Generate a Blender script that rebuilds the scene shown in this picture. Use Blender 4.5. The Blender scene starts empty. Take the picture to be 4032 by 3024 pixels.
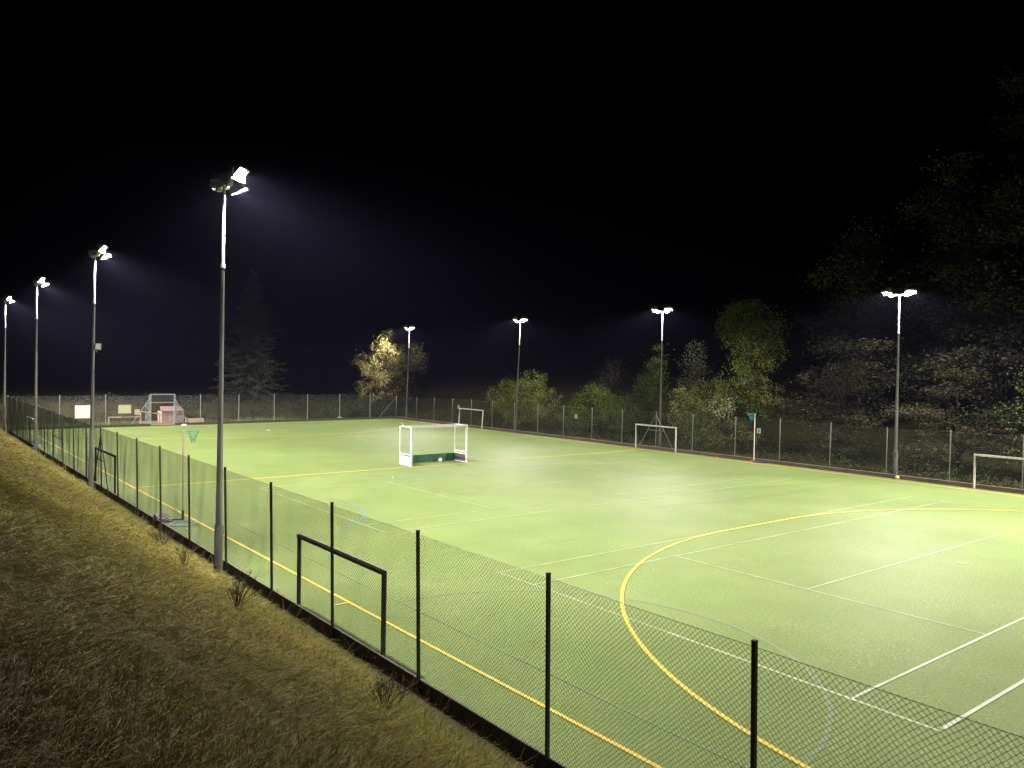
import bpy, math, random
import numpy as np
from mathutils import Vector, Matrix

random.seed(7)
RNG = np.random.default_rng(11)
scene = bpy.context.scene
COL = scene.collection
PI = math.pi

# ------------------------------------------------------------------ helpers
class MB:
    """collects shapes, then links them as one mesh object"""
    def __init__(s):
        s.v = []; s.f = []
    def add(s, vs, fs):
        o = len(s.v); s.v.extend([tuple(v) for v in vs]); s.f.extend([tuple(i + o for i in f) for f in fs])
    def box(s, lo, hi, M=None):
        x0, y0, z0 = lo; x1, y1, z1 = hi
        vs = [Vector(p) for p in ((x0,y0,z0),(x1,y0,z0),(x1,y1,z0),(x0,y1,z0),(x0,y0,z1),(x1,y0,z1),(x1,y1,z1),(x0,y1,z1))]
        if M is not None: vs = [M @ v for v in vs]
        s.add(vs, [(0,3,2,1),(4,5,6,7),(0,1,5,4),(1,2,6,5),(2,3,7,6),(3,0,4,7)])
    def bar(s, a, b, w, h=None):
        """square bar from a to b"""
        s.tube([a, b], [w * .7071, w * .7071], 4, twist=PI / 4)
    def tube(s, path, radii, n=8, twist=0., cap=True):
        path = [Vector(p) for p in path]
        o = len(s.v); k = len(path)
        for i, p in enumerate(path):
            d = (path[min(i + 1, k - 1)] - path[max(i - 1, 0)]).normalized()
            ref = Vector((0, 0, 1)) if abs(d.z) < .9 else Vector((1, 0, 0))
            a = d.cross(ref).normalized(); b = d.cross(a)
            r = radii[i] if hasattr(radii, '__len__') else radii
            for j in range(n):
                t = twist + 2 * PI * j / n
                s.v.append(tuple(p + a * (math.cos(t) * r) + b * (math.sin(t) * r)))
        for i in range(k - 1):
            for j in range(n):
                s.f.append((o + i*n + j, o + i*n + (j+1) % n, o + (i+1)*n + (j+1) % n, o + (i+1)*n + j))
        if cap:
            s.f.append(tuple(o + j for j in range(n))[::-1])
            s.f.append(tuple(o + (k-1)*n + j for j in range(n)))
    def ball(s, c, r, nu=14, nv=9, sz=1.):
        c = Vector(c); o = len(s.v)
        s.v.append(tuple(c + Vector((0, 0, r * sz))))
        for i in range(1, nv):
            t = PI * i / nv
            for j in range(nu):
                p = 2 * PI * j / nu
                s.v.append((c.x + r*math.sin(t)*math.cos(p), c.y + r*math.sin(t)*math.sin(p), c.z + r*sz*math.cos(t)))
        s.v.append(tuple(c - Vector((0, 0, r * sz)))); e = len(s.v) - 1
        for j in range(nu): s.f.append((o, o+1+j, o+1+(j+1) % nu))
        for i in range(nv - 2):
            for j in range(nu):
                a = o+1+i*nu
                s.f.append((a+j, a+nu+j, a+nu+(j+1) % nu, a+(j+1) % nu))
        a = o+1+(nv-2)*nu
        for j in range(nu): s.f.append((e, a+(j+1) % nu, a+j))
    def build(s, name, mat, parent=None, smooth=False):
        me = bpy.data.meshes.new(name); me.from_pydata(s.v, [], s.f); me.update()
        if smooth:
            me.polygons.foreach_set('use_smooth', [True] * len(me.polygons))
            me.set_sharp_from_angle(angle=math.radians(50))
        o = bpy.data.objects.new(name, me); COL.objects.link(o)
        if mat is not None: me.materials.append(mat)
        if parent is not None: o.parent = parent
        return o

def np_mesh(name, V, F, mat, parent=None, colors=None, smooth=False):
    """V (n,3), F (m,k) arrays; colors per face corner group: (m,3) per-face colour"""
    me = bpy.data.meshes.new(name)
    n, m, k = len(V), len(F), F.shape[1]
    me.vertices.add(n); me.vertices.foreach_set('co', V.astype(np.float32).ravel())
    me.loops.add(m * k); me.loops.foreach_set('vertex_index', F.astype(np.int32).ravel())
    me.polygons.add(m); me.polygons.foreach_set('loop_start', np.arange(0, m * k, k, dtype=np.int32))
    me.polygons.foreach_set('loop_total', np.full(m, k, dtype=np.int32))
    if colors is not None:
        a = me.attributes.new('leaf_tint', 'FLOAT_COLOR', 'FACE')
        a.data.foreach_set('color', np.concatenate([colors, np.ones((m, 1))], 1).astype(np.float32).ravel())
    if smooth: me.polygons.foreach_set('use_smooth', np.ones(m, dtype=bool))
    me.update(calc_edges=True); me.validate()
    me.materials.append(mat)
    o = bpy.data.objects.new(name, me); COL.objects.link(o)
    if parent is not None: o.parent = parent
    return o

def tag(o, label, cat=None, group=None, kind=None):
    if label: o['label'] = label
    if cat: o['category'] = cat
    if group: o['group'] = group
    if kind: o['kind'] = kind
    return o

def thing(name, label, cat, loc=(0, 0, 0), rz=0., group=None):
    o = bpy.data.objects.new(name, None); COL.objects.link(o)
    o.empty_display_size = .2
    o.location = loc; o.rotation_euler = (0, 0, rz)
    return tag(o, label, cat, group)

def copy_tree(o, parent=None):
    c = o.copy(); COL.objects.link(c)
    if parent is not None: c.parent = parent
    for ch in list(o.children): copy_tree(ch, c)
    return c

# ------------------------------------------------------------------ materials
def new_mat(name):
    m = bpy.data.materials.new(name); m.use_nodes = True
    nt = m.node_tree; nt.nodes.clear()
    out = nt.nodes.new('ShaderNodeOutputMaterial')
    b = nt.nodes.new('ShaderNodeBsdfPrincipled'); nt.links.new(b.outputs[0], out.inputs[0])
    return m, nt, b

def ramp(nt, stops):
    r = nt.nodes.new('ShaderNodeValToRGB')
    while len(r.color_ramp.elements) < len(stops): r.color_ramp.elements.new(.5)
    for e, (p, c) in zip(r.color_ramp.elements, stops):
        e.position = p; e.color = (*c, 1) if len(c) == 3 else c
    return r

def noise(nt, scale, detail=3., rough=.55, vec=None):
    n = nt.nodes.new('ShaderNodeTexNoise')
    n.inputs['Scale'].default_value = scale; n.inputs['Detail'].default_value = detail; n.inputs['Roughness'].default_value = rough
    if vec is not None: nt.links.new(vec, n.inputs['Vector'])
    return n

def coords(nt, scale=(1, 1, 1), kind='Object', rot=(0, 0, 0)):
    t = nt.nodes.new('ShaderNodeTexCoord'); mp = nt.nodes.new('ShaderNodeMapping')
    mp.inputs['Scale'].default_value = scale; mp.inputs['Rotation'].default_value = rot
    nt.links.new(t.outputs[kind], mp.inputs['Vector'])
    return mp.outputs[0]

def mixc(nt, fac, a, b, mode='MIX'):
    n = nt.nodes.new('ShaderNodeMix'); n.data_type = 'RGBA'; n.blend_type = mode
    for sock, val in ((n.inputs['Factor'], fac), (n.inputs['A'], a), (n.inputs['B'], b)):
        if isinstance(val, (int, float)): sock.default_value = val
        elif isinstance(val, tuple): sock.default_value = (*val, 1)
        else: nt.links.new(val, sock)
    return n.outputs['Result']

def mottled(name, c0, c1, scale=6., rough=.6, metal=0., bump=.0, stretch=(1, 1, 1), spec=.4):
    m, nt, b = new_mat(name)
    v = coords(nt, stretch)
    n = noise(nt, scale, 5, .62, v)
    r = ramp(nt, [(.32, c0), (.68, c1)])
    nt.links.new(n.outputs['Fac'], r.inputs[0]); nt.links.new(r.outputs[0], b.inputs['Base Color'])
    b.inputs['Roughness'].default_value = rough; b.inputs['Metallic'].default_value = metal
    b.inputs['Specular IOR Level'].default_value = spec
    if bump:
        bp = nt.nodes.new('ShaderNodeBump'); bp.inputs['Strength'].default_value = bump; bp.inputs['Distance'].default_value = .02
        nt.links.new(n.outputs['Fac'], bp.inputs['Height']); nt.links.new(bp.outputs[0], b.inputs['Normal'])
    return m

M = {}
M['galv'] = mottled('galvanised_steel', (.50, .49, .50), (.66, .64, .65), 9, .75, .0, spec=.2)
M['steel'] = mottled('dull_steel', (.20, .22, .24), (.32, .34, .36), 6, .7, .0, spec=.15)
M['pole'] = mottled('dark_pole_steel', (.062, .066, .05), (.115, .112, .095), 4, .85, 0, stretch=(1, 1, .25), spec=.05)  # lower shaft steel, much darker than the upper pole
M['dark_post'] = mottled('dark_post_paint', (.012, .013, .011), (.035, .028, .022), 14, .55, .0, .2)
M['grey_post'] = mottled('grey_post_paint', (.13, .145, .125), (.23, .24, .21), 8, .6, .1)
M['pale_post'] = mottled('pale_post_steel', (.25, .25, .24), (.36, .36, .34), 8, .6, .1)
M['wire'] = mottled('green_coated_wire', (.012, .02, .012), (.022, .03, .018), 3, .5)
M['wire_pale'] = mottled('galvanised_wire', (.07, .075, .065), (.12, .125, .11), 3, .55)
M['white_paint'] = mottled('white_goal_paint', (.46, .455, .45), (.62, .61, .60), 7, .5)
M['wood_white'] = mottled('worn_white_timber', (.42, .38, .34), (.72, .66, .62), 5, .6, 0, .2, (1, 1, .3))
M['wood_brown'] = mottled('brown_timber', (.06, .038, .028), (.115, .08, .062), 5, .75, 0, .3, (1, .2, 1))
M['dark_timber'] = mottled('dark_goal_timber', (.008, .006, .005), (.02, .014, .011), 6, .95, spec=.03)  # near-black frame timber, far darker than the white front face
M['lit_cap'] = mottled('lit_timber_edge', (.20, .16, .13), (.31, .26, .22), 7, .7, 0, .2, (1, .2, 1))  # board timber paled to carry the light on its top edge
M['kerb_far'] = mottled('mossy_dark_board', (.03, .045, .022), (.06, .075, .04), 6, .8)
M['kerb_dark'] = mottled('shaded_board', (.035, .028, .022), (.07, .055, .042), 6, .8, 0, .3)  # near board, shade of its outer face put into a dark colour
M['shed'] = mottled('pale_shed_boards', (.24, .175, .145), (.42, .33, .28), 7, .75, 0, .2, (3, 3, .5))
M['roof'] = mottled('shed_roof_felt', (.20, .13, .12), (.33, .23, .21), 8, .85)
M['frame_wood'] = mottled('bare_goal_timber', (.46, .34, .26), (.66, .52, .42), 6, .7)
M['net_green'] = mottled('green_net_cord', (.05, .22, .15), (.08, .32, .22), 8, .7)
M['net_teal'] = mottled('teal_net_cord', (.02, .16, .15), (.03, .24, .22), 8, .7)
M['net_white'] = mottled('white_net_cord', (.28, .30, .24), (.4, .42, .36), 8, .7)
M['net_black'] = mottled('black_net_cord', (.012, .013, .013), (.03, .03, .03), 8, .7)
M['tarp'] = mottled('dark_green_tarp', (.008, .06, .022), (.02, .11, .045), 2.2, .5, 0, .5)
M['board_black'] = mottled('dark_grey_board', (.03, .03, .04), (.075, .07, .085), 3, .6)
M['board_white'] = mottled('white_board', (.62, .58, .57), (.8, .78, .76), 2.6, .5)
M['sign_white'] = mottled('white_sign_sheet', (.66, .60, .58), (.78, .72, .70), 1.5, .5)
M['sign_cream'] = mottled('cream_sign_sheet', (.36, .38, .23), (.47, .48, .32), 5, .6)
M['sign_tan'] = mottled('tan_sign_sheet', (.38, .28, .2), (.48, .38, .28), 5, .6)
M['plate'] = mottled('number_plate_sheet', (.40, .44, .30), (.56, .6, .44), 6, .5)
M['ink'] = mottled('black_lettering', (.006, .006, .006), (.012, .012, .012), 6, .6)
M['fixture'] = mottled('floodlight_casing', (.10, .105, .085), (.17, .17, .145), 6, .45, .3)
M['pinkpole'] = mottled('faded_pink_brown_pole', (.27, .19, .18), (.40, .30, .28), 6, .55)
M['pad'] = mottled('dark_red_pad', (.03, .012, .012), (.06, .02, .02), 6, .7)
M['ball_white'] = mottled('white_ball_skin', (.72, .70, .68), (.84, .82, .8), 5, .4)
M['ball_orange'] = mottled('tan_ball_skin', (.50, .32, .14), (.66, .46, .24), 5, .5)
M['ball_yellow'] = mottled('yellow_felt', (.6, .6, .2), (.7, .7, .3), 9, .9)
M['hoop'] = mottled('pale_blue_plastic', (.20, .30, .36), (.32, .42, .48), 6, .4)
M['red'] = mottled('red_plastic', (.5, .05, .04), (.62, .09, .06), 6, .5)
M['sack'] = mottled('mauve_plastic_sheet', (.16, .11, .14), (.52, .42, .48), 9, .5, 0, .4)
M['rag'] = mottled('dark_rag', (.03, .025, .028), (.10, .07, .08), 12, .9)
M['blue_bag'] = mottled('blue_grey_bag', (.10, .19, .24), (.2, .3, .36), 9, .6)
M['bark'] = mottled('bark', (.012, .010, .008), (.032, .027, .021), 9, .9, 0, .4, (1, 1, .3))
M['twig'] = mottled('dead_stem', (.035, .02, .014), (.08, .05, .03), 9, .9)
M['soil'] = mottled('dark_soil', (.02, .016, .012), (.05, .04, .03), 3, .95, 0, .4)
M['path'] = mottled('brown_path', (.14, .08, .065), (.26, .16, .13), 5, .9, 0, .3)

def glow_mat():
    m = bpy.data.materials.new('lamp_glass_lit'); m.use_nodes = True
    nt = m.node_tree; nt.nodes.clear()
    out = nt.nodes.new('ShaderNodeOutputMaterial'); e = nt.nodes.new('ShaderNodeEmission')
    e.inputs[0].default_value = (1, .93, .95, 1); e.inputs[1].default_value = 14
    nt.links.new(e.outputs[0], out.inputs[0])
    return m
M['glass'] = glow_mat()

def leaf_mat():
    m, nt, b = new_mat('leaves')
    a = nt.nodes.new('ShaderNodeAttribute'); a.attribute_name = 'leaf_tint'
    nt.links.new(a.outputs['Color'], b.inputs['Base Color'])
    b.inputs['Roughness'].default_value = .75; b.inputs['Specular IOR Level'].default_value = .06
    return m
M['leaf'] = leaf_mat()

def turf_mat():
    m, nt, b = new_mat('artificial_turf')
    v = coords(nt)
    big = noise(nt, .09, 3, .5, v); mid = noise(nt, .55, 4, .6, v); fine = noise(nt, 16, 6, .8, v)
    r = ramp(nt, [(.3, (.148, .204, .062)), (.7, (.190, .252, .086))])
    nt.links.new(big.outputs['Fac'], r.inputs[0])
    r2 = ramp(nt, [(.3, (.92, .94, .92)), (.72, (1.08, 1.06, 1.08))])
    nt.links.new(mid.outputs['Fac'], r2.inputs[0])
    c = mixc(nt, 1., r.outputs[0], r2.outputs[0], 'MULTIPLY')
    r3 = ramp(nt, [(.32, (.58, .66, .54)), (.68, (1.40, 1.32, 1.42))])
    nt.links.new(fine.outputs['Fac'], r3.inputs[0])
    c = mixc(nt, 1., c, r3.outputs[0], 'MULTIPLY')
    # straw and dry fibres lying on the carpet, thicker in drifts
    v2 = coords(nt, (7, 24, 1), rot=(0, 0, .55)); st = noise(nt, 1.3, 5, .72, v2)
    v3 = coords(nt, (26, 8, 1), rot=(0, 0, .4)); st2 = noise(nt, 1.2, 5, .72, v3)
    mx = nt.nodes.new('ShaderNodeMath'); mx.operation = 'MAXIMUM'
    nt.links.new(st.outputs['Fac'], mx.inputs[0]); nt.links.new(st2.outputs['Fac'], mx.inputs[1])
    dr = noise(nt, .35, 3, .6, v)
    ad = nt.nodes.new('ShaderNodeMath'); ad.operation = 'MULTIPLY_ADD'; ad.inputs[1].default_value = .22; 
    nt.links.new(dr.outputs['Fac'], ad.inputs[0]); nt.links.new(mx.outputs[0], ad.inputs[2])
    r4 = ramp(nt, [(.735, (0, 0, 0)), (.80, (1, 1, 1))]); nt.links.new(ad.outputs[0], r4.inputs[0])
    c = mixc(nt, r4.outputs[0], c, (.48, .48, .27))
    nt.links.new(c, b.inputs['Base Color'])
    b.inputs['Roughness'].default_value = .6; b.inputs['Specular IOR Level'].default_value = .05; pass
    bp = nt.nodes.new('ShaderNodeBump'); bp.inputs['Strength'].default_value = .5; bp.inputs['Distance'].default_value = .012
    nt.links.new(fine.outputs['Fac'], bp.inputs['Height']); nt.links.new(bp.outputs[0], b.inputs['Normal'])
    return m
M['turf'] = turf_mat()

def line_mat(name, c, wear0, wear1, turf=(.169, .228, .074)):
    m, nt, b = new_mat(name)
    v = coords(nt); n = noise(nt, 1.1, 6, .7, v); f = noise(nt, 30, 3, .7, v)
    r = ramp(nt, [(.3, (wear0,) * 3), (.7, (wear1,) * 3)]); nt.links.new(n.outputs['Fac'], r.inputs[0])
    col = mixc(nt, r.outputs[0], turf, c)
    r3 = ramp(nt, [(.3, (.80, .80, .80)), (.7, (1.15, 1.15, 1.15))]); nt.links.new(f.outputs['Fac'], r3.inputs[0])
    col = mixc(nt, 1., col, r3.outputs[0], 'MULTIPLY')
    nt.links.new(col, b.inputs['Base Color'])
    b.inputs['Roughness'].default_value = .65; b.inputs['Specular IOR Level'].default_value = .3
    return m
M['line_yellow'] = line_mat('yellow_line_fibre', (.80, .54, .06), .92, 1.)
M['line_white'] = line_mat('white_line_paint', (.62, .66, .50), .3, .95)
M['line_white_faint'] = line_mat('worn_white_line_paint', (.50, .56, .36), .15, .9)
M['line_blue'] = line_mat('blue_line_paint', (.08, .24, .52), .25, .95)
M['line_blue_faint'] = line_mat('worn_blue_line_paint', (.155, .25, .20), -.3, .5)

M['track'] = line_mat('pressed_turf_track', (.10, .15, .05), .1, .9)
M['scuff'] = line_mat('pale_turf_scuff', (.28, .34, .14), -.1, .8)

def ground_mat():
    m, nt, b = new_mat('rough_ground')
    v = coords(nt); n = noise(nt, .5, 6, .65, v); f = noise(nt, 7, 6, .75, v)
    r = ramp(nt, [(.25, (.028, .028, .010)), (.5, (.05, .046, .017)), (.75, (.075, .058, .026))])
    mx = nt.nodes.new('ShaderNodeMath'); mx.operation = 'MULTIPLY_ADD'; mx.inputs[1].default_value = .5
    hf = nt.nodes.new('ShaderNodeMath'); hf.operation = 'MULTIPLY'; hf.inputs[1].default_value = .5
    nt.links.new(f.outputs['Fac'], hf.inputs[0]); nt.links.new(n.outputs['Fac'], mx.inputs[0]); nt.links.new(hf.outputs[0], mx.inputs[2])
    nt.links.new(mx.outputs[0], r.inputs[0]); nt.links.new(r.outputs[0], b.inputs['Base Color'])
    b.inputs['Roughness'].default_value = .95; b.inputs['Specular IOR Level'].default_value = .1
    bp = nt.nodes.new('ShaderNodeBump'); bp.inputs['Strength'].default_value = .8; bp.inputs['Distance'].default_value = .05
    nt.links.new(f.outputs['Fac'], bp.inputs['Height']); nt.links.new(bp.outputs[0], b.inputs['Normal'])
    return m
M['ground'] = ground_mat()

# ------------------------------------------------------------------ terrain
def bump2(x, y):
    return .6*(.09*np.sin(x*1.1+.4*y) * np.sin(y*.63+1.) + .05*np.sin(x*2.7-1.3*y) + .035*np.sin(y*2.1+x*3.3+2.))

def sstep(a, b, x):
    t = np.clip((x-a)/(b-a), 0, 1); return t*t*(3-2*t)

def height(x, y):
    x = np.asarray(x, float); y = np.asarray(y, float)
    z = np.full(np.broadcast(x, y).shape, -.12) + 0*x + 0*y
    # left bank
    t = np.clip(-1.62-x, 0, 7.0)
    bank = -.22 + .60*t + .25*sstep(0, .5, t)*0 + bump2(x, y)*np.clip(t, 0, 1)
    fade = 1-sstep(38, 47, y)
    left = x < -1.1
    z = np.where(left, bank*fade + (1-fade)*-.05, z)
    # under the pitch
    inside = (x > -1.1) & (x < 33.9) & (y < 35.86) & (y > -37.2)
    z = np.where(inside, -.3, z)
    # right side and wooded hill
    r = x >= 33.9
    zr = .14 + .12*np.clip(x-36.5, 0, 3) + .26*np.clip(x-39.5, 0, 40) + .3*bump2(x, y)
    z = np.where(r, zr, z)
    # behind the far end: a low scrubby bank
    far = (y >= 35.86) & (~r) & (~left)
    zf = .02 + 1.5*sstep(42.5, 48, y) + .4*sstep(48, 80, y) + bump2(x, y)*.4*sstep(40, 44, y)
    z = np.where(far, zf, z)
    return z

def axis(pts):
    return np.unique(np.concatenate([np.linspace(a, b, n) for a, b, n in pts]))
gx = axis([(-150, -12, 10), (-12, -1.7, 26), (-1.62, -1.0, 4), (-1, 33.8, 12), (33.95, 60, 24), (60, 190, 10)])
gy = axis([(-60, -42, 5), (-42, 44, 130), (44, 60, 14), (60, 210, 14)])
X, Y = np.meshgrid(gx, gy, indexing='ij'); Zg = height(X, Y)
V = np.stack([X, Y, Zg], -1).reshape(-1, 3)
nx, ny = len(gx), len(gy)
ii, jj = np.meshgrid(np.arange(nx-1), np.arange(ny-1), indexing='ij'); b0 = (ii*ny+jj).ravel()
F = np.stack([b0, b0+ny, b0+ny+1, b0+1], 1)
ground = np_mesh('ground', V, F, M['ground'], smooth=True)
tag(ground, 'rough dark ground and grassy slope around the pitch', kind='structure')

mb = MB(); mb.add([(-1.13, -37, 0), (33.87, -37, 0), (33.87, 35.83, 0), (-1.13, 35.83, 0)], [(0, 1, 2, 3)])
tag(mb.build('pitch', M['turf']), 'floodlit green artificial turf pitch', kind='structure')
mb = MB(); mb.add([(9.3, 35.83, .03), (11.5, 35.83, .03), (13.6, 41.5, .05), (7.5, 41.5, .05)], [(0, 1, 2, 3)])
tag(mb.build('path', M['path']), 'bare brown path through the gap in the far fence', kind='structure')

# ------------------------------------------------------------------ markings
def strip(mb, pts, w, z):
    pts = [Vector((p[0], p[1], 0)) for p in pts]; k = len(pts); L = []; R = []
    for i, p in enumerate(pts):
        d = (pts[min(i+1, k-1)] - pts[max(i-1, 0)]).normalized(); n = Vector((-d.y, d.x, 0))*w/2
        L.append((p.x+n.x, p.y+n.y, z)); R.append((p.x-n.x, p.y-n.y, z))
    mb.add(L+R, [(i, k+i, k+i+1, i+1) for i in range(k-1)])

def arc(cx, cy, r, a0, a1, n=48):
    return [(cx+r*math.cos(a0+(a1-a0)*i/n), cy+r*math.sin(a0+(a1-a0)*i/n)) for i in range(n+1)]

W = 32.99; YN = -34.16; YF = 34.46
ye = MB(); z1 = .012; w = .078
strip(ye, [(0, YN), (0, YF)], w, z1); strip(ye, [(W, YN), (W, YF)], .1, z1)
strip(ye, [(.04, 0), (W-.04, -.17)], .105, z1-.0015)
strip(ye, [(.04, YF), (W-.04, YF)], w, z1-.0015); strip(ye, [(.04, YN), (W-.04, YN)], w, z1-.0015)
def dline(xc, yb, r, s):
    a = arc(xc+1.83, yb, r, 0, s*PI/2); b = arc(xc-1.83, yb, r, s*PI/2, s*PI)
    return a+b
strip(ye, dline(16.62, YN, 13.25, 1), .09, z1+.0015); strip(ye, dline(16.55, YF, 13.41, -1), w, z1+.0015)
strip(ye, [(-.04, -21.1), (-.36, -21.1)], .07, z1); strip(ye, [(W+.04, -21.2), (W+.36, -21.2)], .07, z1)
ye.add([(16.74+.17*math.cos(t), -27.94+.12*math.sin(t), z1) for t in np.linspace(0, 2*PI, 16, endpoint=False)], [tuple(range(16))])
tag(ye.build('yellow_lines', M['line_yellow']), 'yellow hockey lines and shooting circles on the turf', kind='structure')
wl = MB(); z2 = .008
strip(wl, [(4.6, -32.63), (16, -32.63)], .07, z2); strip(wl, [(4.46, -31.14), (12.2, -31.14)], .06, z2)
strip(wl, [(4.5, -32.66), (4.6, -27)], .06, z2-.0015)
tag(wl.build('white_lines', M['line_white']), 'white tennis court lines nearest the camera', kind='structure')
wf = MB()
for x0, x1, y in ((12.2, 28.4, -31.14), (16, 28.4, -32.63), (4.6, 28.4, -22.43), (4.5, 28.4, -20.93), (10.2, 22.6, -26.82),
                  (4.6, 28.4, -14.57), (4.6, 28.4, -13.05), (4.6, 28.4, -4.4), (4.6, 28.4, -2.95), (10.37, 22.6, -8.74)):
    strip(wf, [(x0, y), (x1, y)], .05, z2)
for x, y0, y1 in ((4.6, -27, -20.93), (10.2, -31.1, -22.43), (22.6, -31.1, -22.43), (28.4, -32.6, -20.93),
                  (4.6, -14.57, -2.95), (10.37, -13.05, -4.4), (22.6, -13.05, -4.4), (28.4, -14.57, -2.95)):
    strip(wf, [(x, y0), (x, y1)], .05, z2-.0015)
tag(wf.build('worn_white_lines', M['line_white_faint']), 'worn thin white tennis court lines across the turf', kind='structure')
bl = MB(); z3 = .005
strip(bl, arc(1.0, -8.72, 5.2, -1.15, .35), .06, z3)
tag(bl.build('blue_line', M['line_blue']), 'bright blue part of a netball circle on the turf', kind='structure')
bf = MB()
strip(bf, arc(1.0, -8.72, 5.2, -PI/2, -1.15), .06, z3); strip(bf, arc(1.0, -8.72, 5.2, .35, PI/2), .05, z3)
strip(bf, arc(1.0, -26.85, 5.15, -PI/2, PI/2), .09, z3); strip(bf, arc(32.2, -8.72, 5.2, PI/2, 3*PI/2), .06, z3)
for y in (-16.72, -.72): strip(bf, [(1, y), (32.2, y)], .06, z3-.0012)
for x in (1.0, 11.7, 22.3): strip(bf, [(x, -16.7), (x, -.75)], .06, z3-.0024)
strip(bf, [(1, -34.8), (1, -18.9)], .06, z3-.0024); strip(bf, [(1, -18.85), (32, -18.85)], .05, z3-.0012)
tag(bf.build('worn_blue_lines', M['line_blue_faint']), 'faded blue netball court lines on the turf', kind='structure')

tm = MB()
for pts in ([(16, -16.2), (19.12, -16.81), (23.71, -17.24), (29.71, -17.5)], [(18, -13.8), (21.75, -14.77), (26.93, -15.93), (31, -16.4)]):
    strip(tm, pts, .07, .0062)
tag(tm.build('track_marks', M['track']), 'faint dark wheel tracks pressed into the turf', kind='structure')
tm = MB()
for pts in ([(19.6, 18.5), (21.59, 21.82), (24.8, 26.39), (27.4, 30)], [(18.6, 15), (20.27, 17.72), (23.58, 22.77), (27.87, 29)],
            [(27.9, -1), (27.23, -2.45), (25.04, -6.), (24.11, -9.57), (24.3, -12)], [(28.4, -2.6), (27.71, -4.02), (25.69, -8.18), (25.2, -11)]):
    strip(tm, pts, .06, .0068)
tag(tm.build('track_marks', M['scuff']), 'faint pale scuff trails across the far turf', kind='structure')

# ------------------------------------------------------------------ kerbs
mb = MB(); mb.box((-1.165, -37, -.36), (-1.13, 35.83, .05))
tag(mb.build('kerb', M['kerb_dark']), 'timber edging board under the near fence, coloured dark as its unlit side', kind='structure')
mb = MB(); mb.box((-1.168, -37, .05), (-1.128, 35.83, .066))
tag(mb.build('kerb', M['lit_cap']), 'thin top edge of the near edging board, coloured pale as if lit', kind='structure')
mb = MB(); mb.box((33.87, -37, -.1), (33.925, 35.8, .2))
tag(mb.build('kerb', M['wood_brown']), 'brown timber kerb along the right side of the pitch', kind='structure')
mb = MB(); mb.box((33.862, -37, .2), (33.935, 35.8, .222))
tag(mb.build('kerb', M['lit_cap']), 'top edge of the right kerb, coloured pale as if lit', kind='structure')
for x0, x1, lb in ((-1.13, 9.38, 'left'), (11.46, 33.86, 'right')):
    mb = MB(); mb.box((x0, 35.83, -.1), (x1, 35.9, .2))
    tag(mb.build('kerb', M['kerb_far']), 'mossy dark kerb along the far end, %s of the steel goal' % lb, kind='structure')

# ------------------------------------------------------------------ chain link fences
def wob(u, v, s):
    """smooth in-plane and out-of-plane wobble of a hung mesh sheet"""
    a = .011*math.sin(3.1*u+s)*math.sin(2.3*v+s*1.7) + .007*math.sin(7.3*u+2.2*v+s*2.1)
    b = .012*math.sin(2.4*u+1.3*s)*math.sin(1.9*v+.4) + .007*math.sin(5.1*u-3.7*v+s)
    c = .022*math.sin(2.2*u+s)*math.sin(1.3*v) + .006*math.sin(6.1*u+1.7*v+s*3)
    return a, b, c

def link_panel(wd, ht, seed, r=.0021, pitch=.071):
    """diamond chain link: two families of diagonal wires; local x = out of plane, y = along, z = up"""
    mb = MB()
    n = int((wd+ht)/pitch)+1
    for fam in (1, -1):
        for k in range(n):
            c = k*pitch
            # line y = c - z (fam 1) or y = wd - c + z
            z0 = max(0., c-wd); z1 = min(ht, c)
            if z1-z0 < .02: continue
            m = max(2, int((z1-z0)/.14))
            path = []
            for i in range(m+1):
                z = z0+(z1-z0)*i/m; y = c-z if fam == 1 else wd-c+z
                a, b, o = wob(y, z, seed)
                e = min(1, y/.2, (wd-y)/.2, 1); g = min(1., (ht-z)/.15, z/.1+.3)
                path.append((o*e*g + fam*.0016, min(max(y+a*e, 0), wd), z+b*g))
            mb.tube(path, r, 3, cap=False)
    return mb

PW, PH = 3.36, 2.62
def ang_post(mat, h, w=.05):
    mb = MB()
    mb.box((-w/2, -w/2, 0), (w/2, w/2, h)); mb.box((-w/2-.004, -w/2-.004, h), (w/2+.004, w/2+.004, h+.012))
    return mb

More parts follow.
